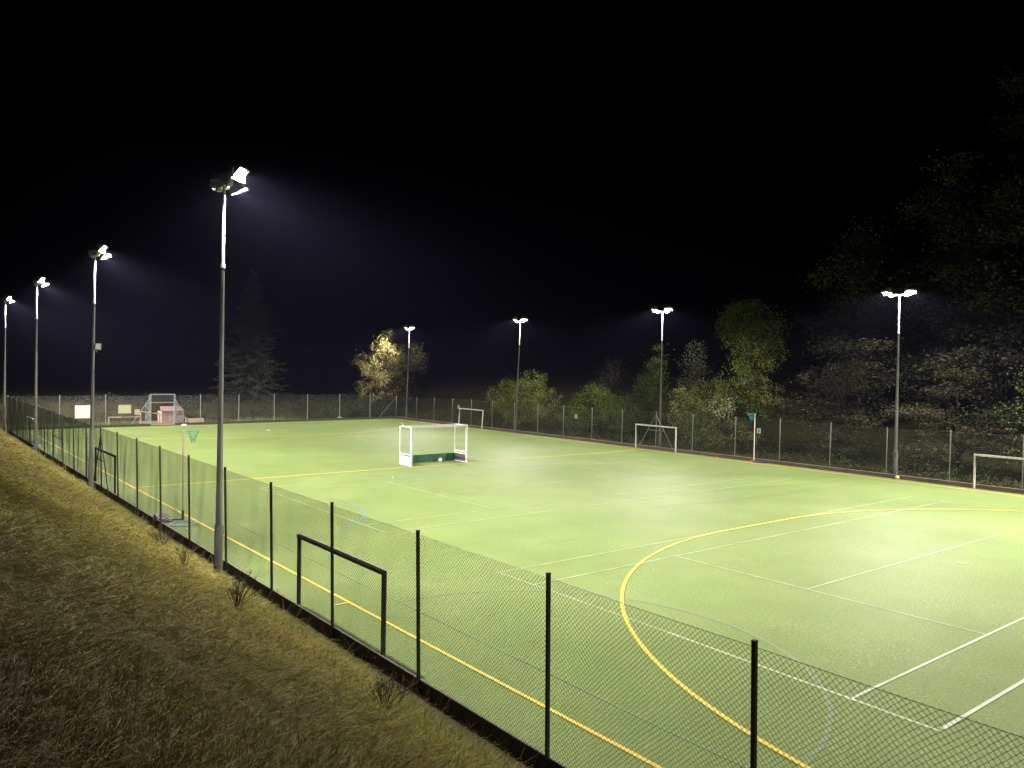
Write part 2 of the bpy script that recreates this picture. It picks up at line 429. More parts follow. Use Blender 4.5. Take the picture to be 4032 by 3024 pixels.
def fence(name, label, a, b, posts, tops, zb, pmat, wmat, skip=(), lean=0., r=.0021, seedlist=(1., 2.6, 4.4)):
    """posts: distances along a->b; a panel between each neighbouring pair"""
    a = Vector(a); b = Vector(b); d = (b-a).normalized(); ang = math.atan2(d.y, d.x)-PI/2
    root = thing(name, label, 'fence', a, ang)
    protos = []
    for s in seedlist:
        p = link_panel(PW, PH, s, r).build('mesh_panel', wmat, root); protos.append(p)
    used = set(); post0 = None
    for i, (y, tp) in enumerate(zip(posts, tops)):
        if post0 is None:
            po = post0 = ang_post(pmat, 2.7).build('fence_post', pmat, root)
        else:
            po = post0.copy(); COL.objects.link(po); po.parent = root
        po.location = (0, y, zb-.3); po.scale = (1, 1, (tp-zb+.3)/2.7); po.rotation_euler = (random.uniform(-.008, .008), -lean, 0)
        if i+1 < len(posts) and i not in skip:
            k = i % len(protos)
            if k not in used: pa = protos[k]; used.add(k)
            else:
                pa = protos[k].copy(); COL.objects.link(pa); pa.parent = root
            y2 = posts[i+1]
            t2 = min(tp, tops[i+1])-.07
            pa.location = (.03, y, zb+.04); pa.scale = (1, (y2-y)/PW, (t2-zb-.04)/PH); pa.rotation_euler = (0, -lean, 0)
    runs = []; cur = []
    for i in range(len(posts)-1):
        if i in skip: runs.append(cur); cur = []
        else: cur.append(i)
    runs.append(cur)
    for fr, run in [(fr, run) for fr in (.02, .48, 1.) for run in runs]:
        mb = MB(); wire_path = []
        for i in run:
            y1, y2 = posts[i], posts[i+1]; t1, t2 = tops[i]-.07, tops[i+1]-.07
            pts = []
            for k in range(7):
                u = k/6; z = zb+(t1+(t2-t1)*u-zb)*fr-.012*math.sin(PI*u)
                pts.append((.03-(z-zb)*math.tan(lean)-.003, y1+(y2-y1)*u, z))
            wire_path += pts if not wire_path else pts[1:]
        mb.tube(wire_path, r*1.25, 4, cap=False)
        mb.build('line_wire', wmat, root)
    return root

LP = [-36.6, -33.17, -29.73, -26.22, -22.73, -19.33, -15.96, -12.53, -9.19, -5.89, -2.67, .6, 3.97, 7.2, 10.46, 13.73, 16.87, 20.17, 23.42, 26.7, 29.9, 33.1, 36.1]
lf = fence('chain_link_fence', 'dark green chain link fence with black posts along the grass bank', (-1.2, -36.6, 0), (-1.2, 36.1, 0),
      [y+36.6 for y in LP], [2.74]*len(LP), .02, M['dark_post'], M['wire'], lean=.016, r=.0027)
RP = [-26.8, -23.5, -20.18, -16.9, -13.6, -10.32, -7.07, -3.64, -.4, 2.91, 6.1, 9.39, 12.61, 15.8, 19., 22.25, 25.41, 28.67, 31.99, 36.1]
RT = [2.8, 2.8, 2.8, 2.7, 2.76, 2.77, 2.7, 2.68, 2.68, 2.64, 2.63, 2.64, 2.6, 2.58, 2.57, 2.58, 2.54, 2.48, 2.4, 2.37]
rf = fence('chain_link_fence', 'chain link fence with grey posts in front of the trees on the right', (34.05, -26.8, 0), (34.05, 36.1, 0),
      [y+26.8 for y in RP], RT, .16, M['grey_post'], M['wire_pale'], r=.0019, seedlist=(.4, 3.1))
FP = [-1.16, 2.43, 5.88, 9.33, 11.52, 13.71, 17.19, 20.62, 23.99, 27.45, 30.89, 34.0]
ff = fence('chain_link_fence', 'chain link fence with pale posts across the far end', (-1.16, 36.1, 0), (34.05, 36.1, 0),
      [x+1.16 for x in FP], [2.75, 2.75, 2.76, 2.72, 2.72, 2.72, 2.68, 2.7, 2.63, 2.64, 2.59, 2.45], .05, M['pale_post'], M['wire_pale'], skip=(3,), r=.0019, seedlist=(.9, 3.7))
# strainer braces on corner and mid posts
def braces(root, y, ztop, feet, zb, mat, cross=None):
    for f in feet:
        mb = MB(); mb.bar((-.035, y, ztop), (-.035, f, zb), .04); mb.build('brace', mat, root)
    if cross:
        mb = MB(); mb.bar((-.04, cross[0], cross[2]), (-.04, cross[1], cross[2]), .035); mb.build('brace', mat, root)
braces(lf, .6+36.6, 2.4, (2.2+36.6, -.95+36.6), 0, M['dark_post'], (1.2+36.6, -.02+36.6, 1.25))
braces(lf, 10.46+36.6, 2.4, (), 0, M['dark_post'], (10.5+36.6, 13.7+36.6, 1.35))
braces(rf, -.4+26.8, 2.45, (-1.95+26.8, 1.1+26.8), .2, M['grey_post'], (-1.15+26.8, .35+26.8, 1.35))
braces(ff, 34.0+1.16, 2.2, (31.9+1.16,), .1, M['grey_post'])

# ------------------------------------------------------------------ floodlights
# photometric distribution of a flat glass pitch floodlight: strong at 50-68 degrees from straight down, sharp upper cut-off, little behind
TH = [0, 10, 20, 30, 40, 50, 60, 65, 70, 75, 78, 82, 86, 90]
IV = [.34, .35, .4, .5, .65, .88, 1, 1, .84, .56, .36, .16, .05, 0]
AZ = [0, 30, 60, 90, 120, 150, 180]; AV = [1, 1, .82, .42, .22, .15, .14]
ies = bpy.data.texts.new('flood.ies')
ies.write('IESNA:LM-63-1995\n[TEST] flood\nTILT=NONE\n1 1000 1 %d %d 1 2 0 0 0\n1 1 1\n' % (len(TH), len(AZ)) + ' '.join(map(str, TH)) + '\n' + ' '.join(map(str, AZ)) + '\n'
          + ''.join(' '.join('%.2f' % (1000*max(a*v, {0: .5, 10: .5, 20: .3, 30: .15, 40: .06}.get(t, 0) if a < .5 else 0)) for t, v in zip(TH, IV)) + '\n' for a in AV))
def lamp_light(energy):
    l = bpy.data.lights.new('lamp', 'POINT'); l.energy = energy; l.shadow_soft_size = .03; l.color = (1, .94, .89); l.use_nodes = True
    em = [n for n in l.node_tree.nodes if n.type == 'EMISSION'][0]; n = l.node_tree.nodes.new('ShaderNodeTexIES'); n.mode = 'INTERNAL'; n.ies = ies
    l.node_tree.links.new(n.outputs[0], em.inputs['Strength'])
    return l
L_LEFT = lamp_light(142); L_RIGHT = lamp_light(114); L_NEAR = lamp_light(560); L_END_L = lamp_light(240); L_END_R = lamp_light(165); L_DOWN = lamp_light(185)

def floodlight(root, y, x, z, yaw, tilt, light):
    """casing with visor, lit glass, U bracket, lamp; emits along local -Z"""
    mb = MB()
    hx, hy = .18, .225
    mb.add([(-hx, -hy, 0), (hx, -hy, 0), (hx, hy, 0), (-hx, hy, 0), (-hx*.9, -hy*.7, .2), (.04, -hy*.7, .24), (.04, hy*.7, .24), (-hx*.9, hy*.7, .2)],
           [(4, 5, 6, 7), (0, 1, 5, 4), (1, 2, 6, 5), (2, 3, 7, 6), (3, 0, 4, 7), (0, 3, 2, 1)])
    mb.box((hx, -hy-.01, -.075), (hx+.02, hy+.01, .05)); mb.box((-hx-.02, -hy-.01, -.075), (-hx, hy+.01, .05))
    mb.box((-hx, hy, -.075), (hx, hy+.015, .05)); mb.box((-hx, -hy-.015, -.075), (hx, -hy, .05))
    body = mb.build('floodlight', M['fixture'], root)
    body.location = (x, y, z); body.rotation_euler = (0, -math.radians(90-tilt), math.radians(yaw))
    body.rotation_mode = 'XYZ'
    g = MB(); g.add([(-hx+.02, -hy+.02, -.006), (hx-.02, -hy+.02, -.006), (hx-.02, hy-.02, -.006), (-hx+.02, hy-.02, -.006)], [(3, 2, 1, 0)])
    g.build('glass', M['glass'], body)
    lo = bpy.data.objects.new('lamp', light); COL.objects.link(lo); lo.parent = root
    q = body.rotation_euler.to_matrix() @ Vector((0, 0, -.048))
    lo.location = (x+q.x, y+q.y, z+q.z); lo.rotation_euler = (0, 0, math.radians(yaw)+PI/2)
    return body

def make_pole(H, nlamps, light, name, label, group, tilts, end=None):
    root = thing(name, label, 'floodlight', group=group)
    J = H*.795
    mb = MB(); mb.tube([(0, 0, -.4), (0, 0, 1.35), (0, 0, 1.37), (0, 0, J)], [.115, .112, .088, .045], 16); mb.build('pole', M['pole'], root, True)
    mb = MB(); mb.tube([(0, 0, J-.04), (0, 0, J+.07)], [.06, .06], 14); mb.build('collar', M['galv'], root)
    mb = MB(); mb.tube([(0, 0, J), (0, 0, H)], [.041, .038], 14); mb.build('upper_pole', M['galv'], root, True)
    mb = MB(); mb.box((.09, -.035, 1.0), (.118, .055, 1.3))
    mb.build('hatch', M['pole'], root)
    mb = MB(); mb.box((-.04, -.58, H), (.04, .58, H+.08)); mb.box((-.06, -.5, H-.07), (.06, -.33, H)); mb.box((-.06, .33, H-.07), (.06, .5, H))
    mb.build('crossbar', M['galv'], root)
    spots = [(-.64, .12, 32), (.64, .12, -32)] if nlamps == 2 else [(-.70, .14, 34), (.70, .14, -34), (0., .42, 0)]
    if nlamps == 2: spots = [(y, x, -yw) for y, x, yw in spots]
    else: spots = [(-.70, .14, -34), (.70, .14, 34), (0., .42, 0)]
    for y, x, yw in spots:
        lt = light
        dz = .26 if x < .3 else -.02
        tilt = tilts[0] if x < .3 else tilts[1]
        if end and y*end[0] > 0: yw, tilt, lt = math.copysign(end[1], yw), end[2], end[3]
        if x > .3: lt = L_DOWN
        b = floodlight(root, y, x, H+dz, yw, 80 if nlamps == 2 else tilt, lt)
        mb = MB(); cy, sy = math.cos(math.radians(yw)), math.sin(math.radians(yw))
        for s in (-1, 1):
            ex, ey = -sy*s*.265, cy*s*.265
            mb.bar((x+ex, y+ey, H+.05 if x < .3 else H+.02), (x+ex, y+ey, H+dz+.07), .035)
        mb.bar((x+sy*.265, y-cy*.265, H+.055), (x-sy*.265, y+cy*.265, H+.055), .04)
        if x > .3: mb.bar((0, 0, H+.055), (x, y, H+.055), .04)
        br = mb.build('bracket', M['galv'], root)
    return root

GL = 'floodlight poles around the pitch'
left = make_pole(10.4, 3, L_LEFT, 'floodlight_pole', 'nearest and tallest looking lit floodlight pole, standing on the grass bank edge', GL, (42, 72), (-1, 50, 44, L_END_L))
left.location = (-1.66, -16.69, -.05); left.rotation_euler = (.002, .007, 0)
src = None
for y, x, ry, lb in ((1.33, -1.5, .013, 'second lit floodlight pole along the bank, with a small box lamp halfway up'),
                 (19.18, -1.4, .005, 'third lit floodlight pole along the bank, in front of a white goal'),
                 (38.3, -1.2, .006, 'farthest left floodlight pole, at the edge of the photo beyond the fence corner')):
    if src is None: c = make_pole(10.4, 3, L_LEFT, 'floodlight_pole', lb, GL, (42, 72)); src = c
    else: c = copy_tree(src)
    c.location = (x, y, -.05); c.rotation_euler = (0, ry, 0); tag(c, lb)
for c, y in [(o, o.location.y) for o in list(COL.objects) if o.type == 'EMPTY' and o.get('group') == GL]:
    if abs(y-1.33) < .1:
        mb = MB(); mb.box((.0, -.36, 6.18), (.26, -.2, 6.48)); mb.bar((.0, -.2, 6.4), (0, 0, 6.4), .05); mb.bar((.03, -.28, 6.15), (.12, -.05, 6.1), .05)
        bx = mb.build('box_lamp', M['fixture'], c)
        mb = MB(); mb.add([(.02, -.364, 6.24), (.2, -.364, 6.22), (.22, -.364, 6.43), (.05, -.364, 6.45)], [(0, 1, 2, 3)]); mb.build('lens', M['sign_cream'], bx)
right = make_pole(9.75, 2, L_RIGHT, 'floodlight_pole', 'grey floodlight pole right of the number 3 plate, behind the orange ball', GL, (34, 60), (1, 48, 33, L_END_R))
right.location = (34.4, -17.22, .1); right.rotation_euler = (0, .006, PI)
src = None
for y, H, ry, lb in ((-.46, 9.6, .0, 'grey floodlight pole rising behind the white goal with braced fence post'),
                 (16.05, 9.5, -.03, 'leaning floodlight pole standing in the yellow green bush'),
                 (34.68, 9.35, -.026, 'floodlight pole in the far right corner beside the lit autumn tree'),
                 (-35.2, 9.8, 0., 'floodlight pole at the near right end, outside the photo')):
    if src is None: c = make_pole(9.6, 2, L_RIGHT, 'floodlight_pole', lb, GL, (34, 60)); src = c
    else: c = copy_tree(src)
    c.location = (34.4, y, .1); c.scale = (1, 1, H/9.6); tag(c, lb)
    d = Vector((34.4+8.6, y+38.2, 0)).normalized()
    q = Matrix.Rotation(-ry, 4, Vector((d.x, d.y, 0))) @ Matrix.Rotation(PI, 4, 'Z')
    c.rotation_euler = q.to_euler()
    if y < -30:
        for l in c.children:
            if l.type == 'LIGHT': l.data = L_NEAR

# ------------------------------------------------------------------ goals
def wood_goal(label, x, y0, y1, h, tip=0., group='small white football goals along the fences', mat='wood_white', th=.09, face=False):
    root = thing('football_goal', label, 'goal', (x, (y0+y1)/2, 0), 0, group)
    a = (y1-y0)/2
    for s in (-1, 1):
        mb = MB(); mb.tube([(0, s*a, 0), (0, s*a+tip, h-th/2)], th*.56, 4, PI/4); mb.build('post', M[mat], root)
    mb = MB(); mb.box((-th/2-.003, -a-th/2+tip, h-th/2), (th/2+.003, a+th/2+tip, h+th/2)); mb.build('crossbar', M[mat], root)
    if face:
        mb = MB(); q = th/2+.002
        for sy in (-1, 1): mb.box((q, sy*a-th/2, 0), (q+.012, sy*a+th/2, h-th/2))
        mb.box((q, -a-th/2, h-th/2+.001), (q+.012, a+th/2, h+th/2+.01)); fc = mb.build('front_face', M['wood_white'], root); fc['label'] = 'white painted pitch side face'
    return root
wood_goal('nearest small goal, its dark back against the bank side fence', -1.06, -24.65, -20.6, 1.63, th=.075, mat='dark_timber', face=True)
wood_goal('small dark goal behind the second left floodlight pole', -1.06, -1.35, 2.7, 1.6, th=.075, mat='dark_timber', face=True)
wood_goal('pale small goal beside the third left floodlight pole at the far left', -.92, 23.2, 27.0, 1.58)
wood_goal('small white goal leaning to the right, farthest along the right kerb', 33.79, 20.21, 23.95, 1.68, -.17)
wood_goal('small white goal at the right kerb in front of a floodlight pole', 33.79, -2.41, 1.28, 1.68)
wood_goal('small white goal cut off by the right edge of the photo', 33.79, -25.4, -21.45, 1.68)

def net_sheet(mb, o, u, v, nu, nv, r=.003, sag=0.):
    """knotted net: cords along u and v from corner o"""
    o, u, v = Vector(o), Vector(u), Vector(v); n = u.cross(v).normalized()
    def P(a, b): return o+u*a+v*b+n*(sag*math.sin(PI*a)*math.sin(PI*b))
    for i in range(nu+1): mb.tube([P(i/nu, k/6) for k in range(7)], r, 3, cap=False)
    for j in range(nv+1): mb.tube([P(k/6, j/nv) for k in range(7)], r, 3, cap=False)

g = thing('hockey_goal', 'large white hockey goal with green backboard standing on the centre line', 'goal', (16.32, .22, 0), -.003)
hw, D, H = 1.88, 1.25, 2.22
for s in (-1, 1):
    mb = MB(); mb.box((s*hw-.045, -.05, 0), (s*hw+.045, .05, H)); mb.build('post', M['white_paint'], g)
    mb = MB(); mb.box((s*hw-.028, D-.028, 0), (s*hw+.028, D+.028, H-.03)); mb.build('rear_post', M['white_paint'], g)
    mb = MB(); mb.box((s*hw-.025, .05, H-.06), (s*hw+.025, D-.028, H-.012)); mb.build('top_rail', M['white_paint'], g)
    mb = MB(); mb.box((s*hw-.025, .05, .60), (s*hw+.025, D-.028, .65))
    mb.box((s*hw-.025, .05, .46), (s*hw+.025, D-.028, .51)); mb.box((s*hw-.025, .05, .0), (s*hw+.025, D-.028, .045)); mb.build('side_rail', M['white_paint'], g)
    xo = s*hw-.022 if s > 0 else s*hw-.022
    mb = MB(); mb.box((s*hw-.018, .05, .045), (s*hw, D-.028, .458))
    mb.box((s*hw-.03, .05, .22), (s*hw-.018, D-.028, .25)); b1 = mb.build('side_board', M['board_black'] if s > 0 else M['board_white'], g)
    b1['label'] = 'dark grey side board' if s > 0 else 'white side board'
    mb = MB(); net_sheet(mb, (s*hw, .05, .65), (0, D-.08, 0), (0, 0, H-.72), 10, 14, .0028); mb.build('side_net', M['net_white'], g)
mb = MB(); mb.box((-hw+.045, -.045, H-.085), (hw-.045, .045, H-.003)); mb.build('crossbar', M['white_paint'], g)
for i in range(7):
    x = -1.5+i*.5; mb.box((x-.02, -.05, H-.1), (x+.02, .05, H-.085))
mb = MB(); mb.box((-hw+.028, D-.025, H-.08), (hw-.028, D+.025, H-.03)); mb.build('rear_crossbar', M['white_paint'], g)
# rippled tarp over the backboard
vs = []; fs = []; n = 60
for i in range(n+1):
    u = i/n; x = -hw+.03+(2*hw-.06)*u
    o = .02*math.sin(u*23)+.015*math.sin(u*51+1)
    for zz, k in ((.01, 1.3), (.17, .9), (.33, .5), (.46, .1)):
        vs.append((x, D-.04+o*k, zz+.006*math.sin(u*17)))
for i in range(n):
    for k in range(3):
        a = i*4+k; fs.append((a, a+4, a+5, a+1))
mb = MB(); mb.add(vs, fs); mb.box((-hw+.03, D+.01, 0), (hw-.03, D+.03, .455)); mb.build('backboard', M['tarp'], g, False)
mb = MB(); net_sheet(mb, (-hw, D, .46), (2*hw, 0, 0), (0, 0, H-.5), 30, 14, .0022, .05); mb.build('back_net', M['net_white'], g)
mb = MB(); mb.ball((0, 0, .115), .115, 18, 12); o = mb.build('football', M['ball_white'], None, True); o.location = (17.02, 1.22, 0)
tag(o, 'white football lying inside the hockey goal', 'ball')

# netball posts
def netball(label, loc, ang, pole, H, net, arm, pad, ringr=.19, drop=.36):
    root = thing('netball_post', label, 'netball post', loc, ang)
    mb = MB(); mb.tube([(0, 0, .34 if pad else 0), (0, 0, H)], [.032, .03], 12); mb.build('pole', M[pole], root, True)
    if pad:
        mb = MB(); mb.tube([(0, 0, 0), (0, 0, .36)], [.045, .045], 12); mb.build('sleeve', M['pad'], root, True)
        mb = MB(); mb.bar((-.02, -.16, .02), (-.75, -.16, .02), .035); mb.bar((-.02, .16, .02), (-.75, .16, .02), .035); mb.bar((0, -.2, .02), (0, .2, .02), .035); mb.bar((-.75, -.2, .02), (-.75, .2, .02), .035)
        mb.build('base_frame', M['dark_post'], root)
    mb = MB(); mb.tube([(0, 0, H-.02), (arm, 0, H-.02)], .013, 6); mb.tube([(0, 0, H-.17), (arm*.6, 0, H-.03)], .009, 6); mb.build('ring_arm', M[net], root)
    rc = (arm+ringr, 0, H-.02)
    mb = MB(); mb.tube([(rc[0]+ringr*math.cos(t), ringr*math.sin(t), rc[2]) for t in np.linspace(0, 2*PI, 25)], .011, 6, cap=False); ring = mb.build('ring', M[net], root)
    mb = MB(); nn = 12
    for sg in (1, -1):
        for k in range(nn):
            pts = []
            for i in range(6):
                u = i/5; r = ringr*(1-.68*u); t = 2*PI*k/nn+sg*u*1.3
                pts.append((rc[0]+r*math.cos(t), r*math.sin(t), rc[2]-drop*u+.01*math.sin(9*t)))
            mb.tube(pts, .005, 4, cap=False)
    for q in range(5):
        t0 = random.uniform(0, 6); mb.tube([(rc[0]+.06*math.cos(t0), .06*math.sin(t0), rc[2]-drop), (rc[0]+.07*math.cos(t0), .07*math.sin(t0), rc[2]-drop-.07)], .006, 4)
    mb.build('net', M[net], ring)
    return root
netball('netball post with green net standing just inside the bank side fence', (-.34, -8.72, 0), 0., 'pinkpole', 3.2, 'net_green', .14, True)
netball('white netball post with teal net at the right kerb', (33.7, -8.74, .02), PI, 'wood_white', 3.0, 'net_teal', .02, False, .26, .38)
mb = MB(); mb.tube([(.42*math.cos(t), .42*math.sin(t), .02) for t in np.linspace(0, 2*PI, 41)], .016, 8, cap=False)
mb.tube([(.06+.43*math.cos(t), .05+.43*math.sin(t), .05) for t in np.linspace(0, 2*PI, 41)], .014, 8, cap=False)
o = mb.build('plastic_hoop', M['hoop'], None, True); o.location = (-.57, -9.5, 0); tag(o, 'pale blue plastic hoop lying at the foot of the near netball post', 'hoop')
def lump(name, loc, r, sz, mat, label, cat, seed, amp=.35):
    mb = MB(); mb.ball((0, 0, 0), 1, 20, 14)
    rg = random.Random(seed); ph = [rg.uniform(0, 6) for _ in range(9)]
    vs = []
    for x, y, z in mb.v:
        k = 1+amp*(math.sin(4*x+ph[0])*math.sin(5*y+ph[1])+.5*math.sin(9*x+7*z+ph[2])*math.sin(8*y+ph[3]))
        vs.append((x*r[0]*k, y*r[1]*k, max(z, -.35)*r[2]*k+.35*r[2]*k))
    mb.v = vs
    o = mb.build(name, mat, None, False); o.location = loc; o.rotation_euler = (0, 0, sz)
    return tag(o, label, cat)
lump('plastic_sack', (-.93, -8.35, 0), (.24, .34, .16), .3, M['sack'], 'crumpled mauve plastic sack by the fence beside the hoop', 'sack', 3)
lump('rag', (33.72, -9.2, 0), (.16, .42, .07), .2, M['rag'], 'dark rag heap at the foot of the right netball post', 'rag', 5)
lump('blue_bag', (27.3, 35.86, .2), (.22, .1, .09), 0, M['blue_bag'], 'blue grey bag lying on the far kerb', 'bag', 8)
lump('white_bag', (12.05, 35.3, 0), (.22, .14, .08), 0, M['ball_white'], 'small white bag on the turf right of the steel goal', 'bag', 9)
lump('white_bit', (16.55, 26.98, .0), (.16, .1, .018), 0, M['ball_white'], 'pale penalty spot of the far shooting circle', 'litter', 12)  # far penalty spot, built as a flat white lump
lump('white_bit', (-.95, 21.0, .05), (.12, .1, .06), 0, M['ball_white'], 'white scrap at the foot of the third left floodlight', 'litter', 15)
def ball(name, loc, r, mat, label):
    mb = MB(); mb.ball((0, 0, r), r, 16, 10); o = mb.build(name, M[mat], None, True); o.location = loc; return tag(o, label, 'ball')
ball('ball', (33.75, -17.65, 0), .105, 'ball_orange', 'tan orange ball resting against the right kerb below the floodlight')
ball('ball', (-.74, -10.6, 0), .04, 'ball_yellow', 'small yellow ball on the turf near the hoop')
def cone(loc, r, h, mat, label):
    mb = MB(); mb.tube([(0, 0, 0), (0, 0, .012)], [r, r], 14); mb.tube([(0, 0, .012), (0, 0, h)], [r*.7, r*.2], 14)
    o = mb.build('marker_cone', M[mat], None, True); o.location = loc; return tag(o, label, 'cone')
cone((11.31, -3.23, 0), .035, .05, 'ball_white', 'tiny white marker cone on the turf in front of the hockey goal')
cone((33.68, -5.95, 0), .09, .09, 'red', 'small red marker cone by the right kerb, left of the netball post')
cone((33.4, -8.75, 0), .1, .11, 'red', 'red marker cone at the foot of the right netball post')

# ------------------------------------------------------------------ things along the far end
def board_sign(name, label, x0, x1, z0, z1, y, mat, framed=False):
    root = thing(name, label, 'sign', ((x0+x1)/2, y, z0))
    w, h = (x1-x0)/2, z1-z0
    mb = MB(); mb.box((-w, -.01, 0), (w, .01, h)); mb.build('panel', M[mat], root)
    mb = MB(); t = .025
    for lo, hi in (((-w-t, -.016, -t), (w+t, .016, 0)), ((-w-t, -.016, h), (w+t, .016, h+t)), ((-w-t, -.016, 0), (-w, .016, h)), ((w, -.016, 0), (w+t, .016, h))): mb.box(lo, hi)
    mb.build('frame', M['white_paint'] if framed else M[mat], root)
    return root
board_sign('board_sign', 'large blank white board on the far fence beside the second floodlight pole', 3.56, 4.67, .83, 1.87, 36.02, 'sign_white', True)
board_sign('board_sign', 'cream notice board on the far fence left of the steel goal', 6.87, 7.82, 1.17, 1.85, 36.03, 'sign_cream')
board_sign('board_sign', 'small tan notice on the far fence beside the steel goal', 8.16, 8.52, 1.04, 1.45, 36.03, 'sign_tan')

sg = thing('steel_goal', 'galvanised steel goal frame with braces in the gap of the far fence', 'goal', (10.42, 36.02, 0))
a = .98
for s in (-1, 1):
    mb = MB(); mb.bar((s*a, 0, 0), (s*a, 0, 2.75), .07); mb.build('upright', M['steel'], sg)
    mb = MB(); mb.bar((s*(a+.33), .3, 0), (s*(a+.33), .3, 1.97), .055); mb.build('rear_upright', M['steel'], sg)
    for A, B, wd in (((s*a, .05, 2.5), (s*(a+1.4), .75, .12), .05), ((s*a, .02, 1.97), (s*(a+.33), .3, 1.97), .05), ((s*(a+.33), .3, 1.9), (s*a, .05, 1.2), .045), ((s*(a+.33), .3, .95), (s*a, .04, .15), .045), ((s*a, .02, 1.0), (s*(a+.33), .3, 1.0), .045)):
        mb = MB(); mb.bar(A, B, wd); mb.build('brace', M['steel'], sg)
    mb = MB(); net_sheet(mb, (s*a, .02, .05), (s*.33, .28, 0), (0, 0, 1.9), 4, 18, .006); mb.build('side_mesh', M['steel'], sg)
mb = MB(); mb.box((-a-.04, -.04, 2.71), (a+.04, .04, 2.79)); mb.build('top_bar', M['steel'], sg)
mb = MB(); mb.box((-a+.04, -.035, 2.0), (a-.04, .035, 2.06)); mb.build('crossbar', M['steel'], sg)
mb = MB()
for z in (2.12, 2.26, 2.4, 2.54, 2.66): mb.box((-a+.04, -.012, z-.03), (a-.04, .012, z+.03))
mb.build('slat_panel', M['board_black'], sg)

sh = thing('shed', 'small pale timber shed with sloping roof behind the steel goal', 'shed', (11.78, 38.75, .02), .06)
mb = MB(); mb.box((-.82, -.3, -.1), (.98, .9, 1.08))
for i in range(13): 
    x = -.8+i*.15; mb.box((x, -.312, 0), (x+.13, -.3, 1.05))
mb.build('wall', M['shed'], sh)
mb = MB(); mb.add([(-.95, -.42, 1.07), (1.12, -.42, 1.07), (1.25, 1.0, 1.42), (-.6, 1.0, 1.42), (-.95, -.42, 1.12), (1.12, -.42, 1.12), (1.25, 1.0, 1.47), (-.6, 1.0, 1.47)],
    [(0, 3, 2, 1), (4, 5, 6, 7), (0, 1, 5, 4), (1, 2, 6, 5), (2, 3, 7, 6), (3, 0, 4, 7)]); mb.build('roof', M['roof'], sh)
mb = MB(); mb.box((-.28, -.335, .05), (.3, -.313, 1.0)); dr = mb.build('door', M['shed'], sh)
mb = MB(); mb.box((.2, -.36, .5), (.24, -.336, .58)); mb.build('handle', M['galv'], dr)
def lying_goal(label, pts, th, back):
    root = thing('goal_frame', label, 'goal frame', (0, 0, 0))
    root.location = pts[0]; o = Vector(pts[0])
    P = [Vector(p)-o for p in pts]
    for i, nm in ((0, 'post'), (1, 'crossbar'), (2, 'post')):
        mb = MB(); mb.bar(P[i], P[i+1], th); mb.build(nm, M['frame_wood'], root)
    return root
lying_goal('low bare timber goal frame on the grass left of the steel goal', [(6.28, 37, 0), (6.28, 37, .77), (8.87, 37, .75), (8.82, 37, 0)], .09, 0)
lying_goal('tilted bare timber goal frame seen through the steel goal beside the shed', [(9.0, 37.7, .36), (9.0, 37.7, 1.2), (10.68, 38.0, .9), (10.62, 38.0, .05)], .09, 0)
bb = thing('timber_panel', 'long low brown timber panel behind the far kerb right of the shed', 'panel', (13.45, 37.0, 0))
mb = MB(); mb.box((-.74, -.02, 0), (.8, .02, .5)); mb.build('board', M['frame_wood'], bb)
mb = MB(); mb.bar((-.77, -.03, 0), (-.77, -.03, .62), .09); mb.build('post', M['frame_wood'], bb)

def plate(digit, y, z, w, h, tilt, label):
    root = thing('number_plate', label, 'number plate', (33.99, y, z))
    mb = MB(); mb.box((-.006, -w/2, -h/2), (.006, w/2, h/2)); p = mb.build('panel', M['plate'], root)
    cu = bpy.data.curves.new('digit', 'FONT'); cu.body = digit; cu.size = h*1.02; cu.align_x = 'CENTER'; cu.align_y = 'CENTER'; cu.extrude = .002; cu.offset = .008
    tmp = bpy.data.objects.new('digit_source', cu); COL.objects.link(tmp)
    dg = bpy.context.evaluated_depsgraph_get(); me = bpy.data.meshes.new_from_object(tmp.evaluated_get(dg))
    bpy.data.objects.remove(tmp); bpy.data.curves.remove(cu)
    d = bpy.data.objects.new('digit', me); COL.objects.link(d); me.materials.clear(); me.materials.append(M['ink']); d.parent = root
    d.matrix_local = Matrix(((0, 0, -1, -.0095), (-1, 0, 0, 0), (0, 1, 0, 0), (0, 0, 0, 1)))
    root.rotation_euler = (tilt, 0, 0)
    return root
plate('1', 24.3, 1.79, .27, .33, .12, 'white plate with black number 1 on the right fence, by the leaning goal')
plate('2', 7.88, 1.86, .25, .33, 0, 'pale plate with black number 2 on the right fence')
plate('3', -8.85, 1.94, .25, .32, 0, 'pale plate with black number 3 beside the right netball post')

# ------------------------------------------------------------------ vegetation
def rand_unit(n):
    v = RNG.normal(size=(n, 3)); return v/np.linalg.norm(v, axis=1, keepdims=True)

def leaf_quads(C, size, horiz=0., aspect=.6):
    """leaf-sized quads at points C; horiz pulls normals upward"""
    n = len(C); N = rand_unit(n); N[:, 2] += horiz*np.sign(N[:, 2]+1e-9); N /= np.linalg.norm(N, axis=1, keepdims=True)
    A = np.cross(N, rand_unit(n)); A /= np.linalg.norm(A, axis=1, keepdims=True)+1e-9; B = np.cross(N, A)
    s = size*RNG.uniform(.55, 1.3, (n, 1)); A = A*s*.5; B = B*s*.5*aspect
    V = np.stack([C-A, C-B*.9+A*.1, C+A, C+B*.9+A*.1], 1).reshape(-1, 3)
    F = np.arange(4*n).reshape(n, 4)
    return V, F

def tints(n, pal, clump_id=None, nclump=0):
    pal = np.array(pal, float); k = RNG.integers(0, len(pal), n)
    c = pal[k]*RNG.uniform(.7, 1.3, (n, 1))
    if clump_id is not None: c = c*RNG.uniform(.5, 1.5, (nclump, 1))[clump_id]
    return np.clip(c, 0, 1)

